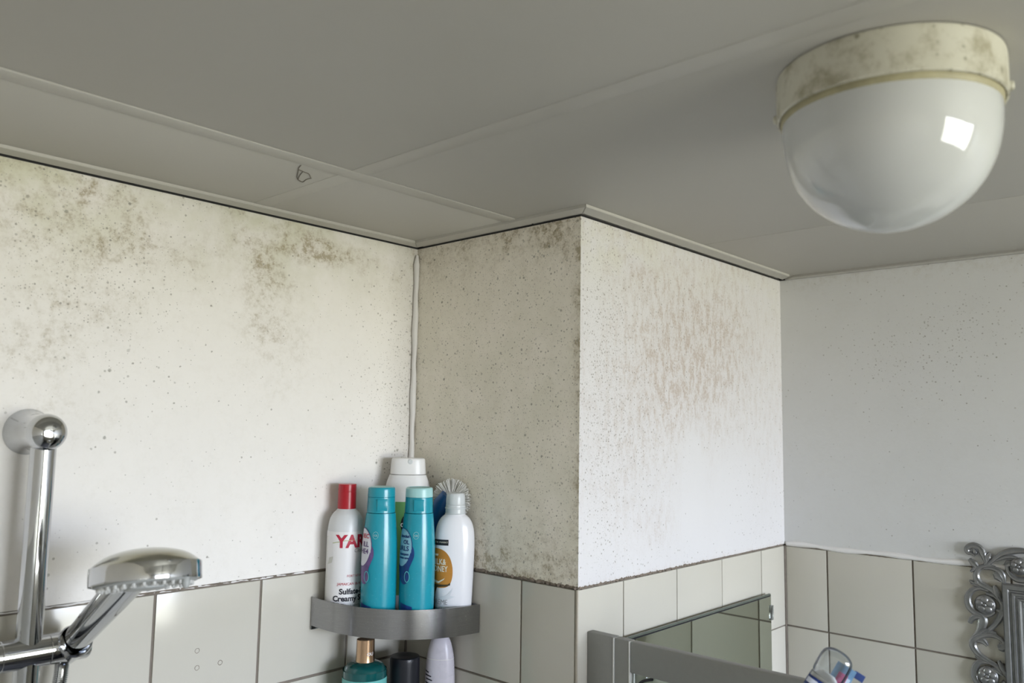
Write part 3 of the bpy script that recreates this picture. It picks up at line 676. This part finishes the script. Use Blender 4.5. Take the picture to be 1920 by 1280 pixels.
x, y = -.0635, -.0725
t = thing('black_capped_bottle', 'bottle with a black cap in the shade under the steel shelf', 'bottle', (x, y, PLATE2), facing(x, y))
zt = -.1290-PLATE2
obj('body', Body([(0, .022, .022, 2), (.003, .0245, .0245, 2), (.07, .0250, .0250, 2), (zt-.052, .0235, .0235, 2)]).mesh(), mat('dark_navy_plastic', (.015, .02, .035), .3), t)
obj('cap', lathe([(0, zt-.052), (.0215, zt-.0515), (.0228, zt-.0500), (.0228, zt-.0500), (.0225, zt-.006), (.0215, zt-.002), (.0195, zt), (0, zt-.001)], 44, 4), M_black, t)
x, y = -.0215, -.1060
t = thing('squeeze_tube', 'pearly white squeeze bottle with rounded top under the right of the steel shelf', 'bottle', (x, y, PLATE2), facing(x, y, -12))
zt = -.0975-PLATE2
bd = Body([(0, .014, .0200, 2.2), (.003, .0155, .0215, 2.2), (.05, .0165, .0235, 2.2), (.10, .0160, .0232, 2.2), (zt-.055, .0155, .0222, 2.2), (zt-.030, .0145, .0200, 2.2), (zt-.012, .0120, .0155, 2.1), (zt-.003, .0075, .0100, 2), (zt, .0030, .0040, 2)])
tb = obj('body', bd.mesh(), mat('pearl_plastic', (.66, .63, .70), .28, var=.03, sss=.1), t)
for k, (a, b_) in enumerate(((.0, .008), (.001, .013), (.003, .015), (.002, .012), (.004, .014))):
    zz = zt-.052-.0055*k; obj('text_line', bd.wrap(flat([(a-.004, zz), (b_-.004, zz-.002), (b_-.004, zz-.0038), (a-.004, zz-.0018)]), -1.05, 0, .0005), M_ink, t)
obj('cap_seam', Body([(zt-.0360, .0153, .0211, 2.2), (zt-.0352, .0153, .0210, 2.2)], 2).mesh(), M_white, t)

# ------------------------------------------------------------------ mirror on the duct wall
my = -wB-.021
t = thing('wall_mirror', 'frameless rectangular mirror on the duct wall above the shower screen', 'mirror', (.33, -wB, -.62))
mx0, mx1, mz0, mz1 = .085, .560, -.60, -.0785
bm = B(mx0-.33, mx1-.33, -.013, -.008, mz0+.62, mz1+.62)
bmesh.ops.bevel(bm, geom=[e_ for e_ in bm.edges if all(v.co.y < -.0125 for v in e_.verts)], offset=.0018, segments=1, affect='EDGES')
for f in bm.faces:
    if abs(f.normal.y) < .999: f.material_index = 1
obj('glass', bm, [M_mirror, mat('glass_edge', (.10, .12, .10), .25)], t, smooth_=False)
obj('edge_line', B(mx0-.33, mx1-.3345, -.0134, -.0128, mz1+.62-.0042, mz1+.62-.0022), M_black, t)
obj('backing', B(mx0-.325, mx1-.335, -.008, 0, mz0+.625, mz1+.612), mat('dark_backing', (.03, .035, .03), .6), t)
for zz in (-.112, -.45):
    bm = B(mx1-.33-.006, mx1-.33+.004, -.0155, -.0135, zz+.62-.013, zz+.62+.013, .0008); box(bm, mx1-.33+.001, mx1-.33+.004, -.0135, 0, zz+.62-.013, zz+.62+.013)
    obj('clip', bm, M_clear, t)

# ------------------------------------------------------------------ shower screen standing out from the duct wall
sx = .021
t = thing('shower_screen', 'grey metal-framed glass shower screen standing out from the duct wall', 'shower screen', (sx, -wB, FL))
zt = -.0585-FL
y1, y2 = -.0435, -.0685
obj('wall_profile', B(0, .014, y1, 0, .02, zt, .0008), M_alu, t)
obj('seal_strip', B(-.0006, .012, y1-.0016, y1, .02, zt-.001), M_seal, t)
obj('post', B(.0004, .0135, y2, y1-.0016, .02, zt-.0006, .0006), M_alu, t)
obj('seal_strip', B(-.0004, .012, y2-.0016, y2, .02, zt-.001), M_seal, t)
ye = -.78
obj('top_rail', B(0, .0135, ye, y2-.0016, zt-.0405, zt-.0004, .0022), M_alu, t)
obj('stile', B(0, .0135, ye-.03, ye, .02, zt-.0004, .002), M_alu, t)
obj('bottom_rail', B(0, .0135, ye, y2-.0016, .02, .06, .002), M_alu, t)
obj('glass_pane', B(.005, .009, ye, y2-.0016, .06, zt-.0405), M_pane, t)
obj('gasket', tube(catmull([(.004, y2-.003, zt-.12), (.004, y2-.006, zt-.068), (.004, y2-.016, zt-.050), (.004, y2-.034, zt-.0425)], 6), .0018, 8), M_black, t)

# ------------------------------------------------------------------ toothbrush blister pack on a small wall shelf
# wire caddy hooked over the screen's top rail, on the shower side
t = thing('wire_caddy', 'chrome wire caddy hooked on the shower screen, holding the blister pack', 'caddy', (0, -.70, -.168))
bm = bmesh.new()
for zz in (0, .03, .06): tube([(-.075, -.12, zz), (-.003, -.12, zz), (-.003, .11, zz), (-.075, .11, zz), (-.075, -.12, zz)], .0018, 8, bm)
obj('basket_frame', bm, M_chrome, t)
for k in range(12): obj('wire', tube([(-.075, -.11+.02*k, .06), (-.075, -.11+.02*k, 0), (-.003, -.11+.02*k, 0), (-.003, -.11+.02*k, .06)], .0012, 6), M_chrome, t)
for yy in (-.10, -.05): obj('hook', tube([(-.003, yy, .06), (.016, yy, .07), (.0165, yy, .110), (.020, yy, .1125), (.037, yy, .1125), (.040, yy, .108), (.040, yy, .08)], .0016, 8), M_chrome, t)
px_, py_ = -.027, -.7185
t = thing('blister_pack', 'clear blister pack with a navy label beside the grey screen rail', 'package', (px_, py_, -.1655), facing(px_, py_, 0))
PS = .70
ROT = Matrix.Rotation(math.radians(-29), 4, 'X') @ Matrix.Rotation(math.radians(-5), 4, 'Y')
def put(bm): bmesh.ops.transform(bm, matrix=Matrix.Translation((0, -.0815, .009)) @ ROT @ Matrix.Diagonal((.7, .7, 1.06, 1)), verts=bm.verts); return bm
M_card = mat('blue_card', (.12, .24, .38), .4, var=.7, vscale=60)
cdo = obj('backing_card', put(B(-.013, -.0118, .004, .033, 0, .148, .0003)), M_card, t)
obj('card_print', put(B(-.0117, -.0114, .012, .026, .105, .140)), mat('pink_print', (.55, .10, .25), .4, var=.4, vscale=80), cdo)
obj('card_print', put(B(-.0117, -.0114, .026, .031, .03, .138)), mat('pale_blue_print', (.55, .66, .78), .4), cdo)
obj('hang_tab', put(B(-.013, -.012, .030, .046, .142, .149, .0003)), mat('navy_card', (.03, .06, .20), .3), cdo)
bb = Body([(.002, .012, .021, 2.4), (.05, .0135, .0235, 2.4), (.120, .0135, .0235, 2.4), (.128, .0128, .0215, 2.3), (.133, .0135, .0235, 2.3), (.148, .0135, .0235, 2.3), (.1540, .0115, .0200, 2.2), (.1575, .0070, .0120, 2), (.1585, .0020, .0040, 2)])
obj('clear_blister', put(bb.mesh()), M_clear, t)
ib = Body([(.004, .009, .0185, 2.4), (.05, .0105, .0205, 2.4), (.120, .0105, .0205, 2.4), (.129, .0095, .0170, 2.4), (.133, .005, .010, 2.2)])
obj('white_refill', put(ib.mesh()), M_white, t)
nv = obj('navy_label', put(bb.wrap(flat([(-.020, .02), (.013, .02), (.013, .124), (-.020, .124)]), -.25, 0, .0007, R=.018)), mat('navy_label_paper', (.008, .03, .17), .3), t)
for s_, zz, o_ in (('88', .1020, -.012), ('8', .1000, .006)):
    b_ = text(s_, .016, 'CENTER', .0004)
    for v in b_.verts: v.co.x += o_
    obj('label_print', put(bb.wrap(b_, -.25, zz, .0013, R=.018)), mat('pale_label_print', (.66, .70, .82), .4), nv)
obj('label_print', put(bb.wrap(flat([(-.018, .1165), (-.004, .1165), (-.004, .1215), (-.018, .1215)]), -.25, 0, .0013, R=.018)), mat('pale_label_print', (.66, .70, .82), .4), nv)

# ------------------------------------------------------------------ ornate mirror on the right wall
FX, FY, FZ = wC, -.678, -.62
t = thing('ornate_mirror', 'ornate silver scrollwork mirror frame hanging on the right wall', 'mirror', (FX, FY, FZ))
M_silver = mat('dark_silver_leaf', (.25, .25, .245), .36, metal=.7, var=.3, vscale=70, bmp=.12, bscale=160)
def uv(cx, cy):  # carving sketch grid -> metres right (u) and up (v) of the frame's corner
    px, py = cx/4.742+1800, cy/4.741+1010
    return .00078*(px-1820)-.00004*(py-1022), .034-(py-1022-.08*(px-1820))*.000826-FZ
def ridge(bm, path, wd, h0=.006, ht=.005, sub=7, scale=1, taper=(.45, 1, .4)):
    P = [uv(*p) if scale else p for p in path]; P = [Vector((*q[:2],)) for q in catmull(P, sub)]
    n = len(P); rings = []
    for i in range(n):
        d = (P[min(i+1, n-1)]-P[max(i-1, 0)]); d = d.normalized() if d.length > 1e-9 else Vector((1, 0)); nr = Vector((-d.y, d.x))
        f = float(np.interp(i/(n-1), [0, .5, 1], taper)); a = wd*f*.64
        ring = []
        for s_, hh in ((-1, 0), (-1, .45), (-.55, .9), (-.12, .75), (.12, .75), (.55, .9), (1, .45), (1, 0)):
            q = P[i]+nr*a*s_; ring.append(bm.verts.new((-(h0+ht*hh*(.5+.5*f)), -q.x, q.y)))
        rings.append(ring)
    for p, q in zip(rings, rings[1:]):
        for k in range(8): bm.faces.new((p[k], p[(k+1) % 8], q[(k+1) % 8], q[k]))
    bm.faces.new(rings[0][::-1]); bm.faces.new(rings[-1])
    return bm
def leaf(bm, a, b_, c_, wd): return ridge(bm, [a, b_, c_], wd, .006, .006, 6, 1, (.25, 1, .08))
PATHS = {
 'corner_curl': [([(150, 150), (120, 130), (85, 120), (75, 85), (110, 58), (160, 60), (205, 90), (235, 150), (245, 215), (225, 260)], .0085)],
 'leaf': [([(130, 80), (150, 120), (150, 140)], .006), ([(180, 75), (220, 130), (245, 210)], .009), ([(285, 120), (262, 160), (250, 215)], .008), ([(95, 180), (140, 225), (190, 275)], .009), ([(110, 300), (140, 275), (165, 240)], .006)],
 'top_scroll': [([(235, 250), (300, 195), (380, 130), (470, 100), (570, 95), (680, 120), (780, 190)], .0085), ([(330, 190), (430, 150), (520, 160)], .006)],
 'c_scroll': [([(330, 255), (260, 240), (190, 262), (160, 330), (185, 395), (240, 430), (310, 470), (360, 540), (395, 600)], .0090), ([(225, 265), (300, 262), (370, 290), (405, 340), (405, 400)], .0080)],
 'scroll_leaf': [([(320, 300), (355, 330), (395, 375)], .0125), ([(100, 385), (150, 405), (200, 430)], .006), ([(110, 410), (160, 422), (210, 437)], .005), ([(150, 350), (165, 395), (190, 430)], .006), ([(320, 420), (345, 490), (390, 575)], .010)],
 'ring_scroll': [([(270, 470), (190, 450), (125, 475), (88, 540), (100, 620), (150, 675), (230, 700), (290, 690), (330, 660)], .0095), ([(250, 495), (330, 520), (385, 570), (400, 630), (370, 720), (310, 800), (240, 860), (190, 890)], .0085), ([(345, 640), (385, 660), (370, 740)], .0095)],
 'hook_leaf': [([(105, 780), (130, 735), (185, 710), (225, 735), (215, 800), (195, 860), (150, 910), (130, 950)], .0115)],
 'fan_leaf': [([(190, 885), (260, 850), (345, 850)], .007), ([(200, 890), (280, 865), (355, 870)], .006), ([(180, 880), (230, 835), (300, 825)], .006)],
 'lower_scroll': [([(430, 975), (390, 910), (310, 875), (220, 885), (150, 930), (140, 990), (190, 1060), (270, 1110), (350, 1150), (440, 1240)], .0095), ([(165, 935), (225, 935), (270, 975)], .009), ([(360, 980), (395, 975), (425, 945)], .0125), ([(365, 1100), (400, 1170), (440, 1235)], .0080), ([(155, 1060), (200, 1090), (250, 1110)], .005), ([(160, 1085), (205, 1105), (255, 1120)], .005)],
 'lower_ring': [([(360, 1165), (280, 1125), (200, 1130), (160, 1190), (160, 1270), (200, 1330), (280, 1360), (360, 1345), (420, 1280)], .0095), ([(170, 1210), (195, 1250), (220, 1290)], .006), ([(300, 1180), (350, 1190), (400, 1230)], .008)],
 'top_ring': [([(430, 230), (450, 300), (520, 355), (620, 350), (690, 290), (700, 220), (650, 160)], .0090), ([(415, 235), (450, 215), (490, 200)], .010), ([(700, 230), (760, 280), (860, 300), (960, 260)], .0085)],
}
pieces = []
for nm, lst in PATHS.items():
    for pth, wd in lst: pieces.append(obj(nm, ridge(bmesh.new(), pth, wd), M_silver, t))
def rosette(cx, cy, r):
    u, v = uv(cx, cy); c_ = Vector((-.011, -u, v))
    ro = obj('rosette', lathe([(0, .0015), (r*.55, .001), (r, -.002), (r*.95, -.006), (0, -.007)], 28, 3, mtx=axis_mtx(c_, (-1, 0, 0))), M_silver, t); pieces.append(ro)
    for k in range(5):
        a = 2*PI*k/5+.3; q = c_+Vector((-.0012, r*.58*math.cos(a), r*.58*math.sin(a)))
        obj('petal', lathe([(0, .0022), (r*.22, .0018), (r*.38, 0), (r*.30, -.001), (0, -.001)], 14, 3, mtx=axis_mtx(q, (-1, .25*math.cos(a), .25*math.sin(a)))), M_silver, ro)
    obj('rosette_eye', lathe([(0, .003), (r*.17, .002), (r*.22, 0)], 14, 3, mtx=axis_mtx(c_+Vector((-.0012, 0, 0)), (-1, 0, 0))), M_silver, ro)
rosette(245, 600, .0150); rosette(535, 235, .0130); rosette(275, 1250, .0150)
# moulding with stepped ridges, and the mirror glass in it
def frame_ring(u0, u1, v0, v1, steps):
    bm = bmesh.new(); rings = []
    for ins, h in steps: rings.append([bm.verts.new((-h, -a, b_)) for a, b_ in ((u0+ins, v0+ins), (u1-ins, v0+ins), (u1-ins, v1-ins), (u0+ins, v1-ins))])
    for p, q in zip(rings, rings[1:]):
        for k in range(4): bm.faces.new((p[k], p[(k+1) % 4], q[(k+1) % 4], q[k]))
    return bm
U0, V1 = .0460, uv(420, 395)[1]; U1, V0 = U0+.36, V1-.52
obj('moulding', frame_ring(U0, U1, V0, V1, [(0, 0), (0, .012), (.002, .0145), (.008, .0145), (.010, .011), (.012, .011), (.0135, .0135), (.0165, .0135), (.018, .0095), (.020, .0095), (.0215, .0115), (.024, .0115), (.026, .006), (.028, .006), (.028, 0)]), M_silver, t, smooth_=False)
obj('mirror_glass', B(-.005, -.001, -(U1-.026), -(U0+.026), V0+.026, V1-.026), mat('dark_mirror_glass', (.62, .66, .68), .02, metal=1, var=.02), t)
# the other half of the carving, mirrored about the frame's middle line
mid = (U0+U1)/2
for p in pieces:
    for fx, fz in ((1, 0), (0, 1), (1, 1)):
        q = p.copy(); COL.objects.link(q); q.parent = t
        q.matrix_local = Matrix.Translation((0, -2*mid if fx else 0, (V0+V1) if fz else 0)) @ Matrix.Diagonal((1, -1 if fx else 1, -1 if fz else 1, 1))
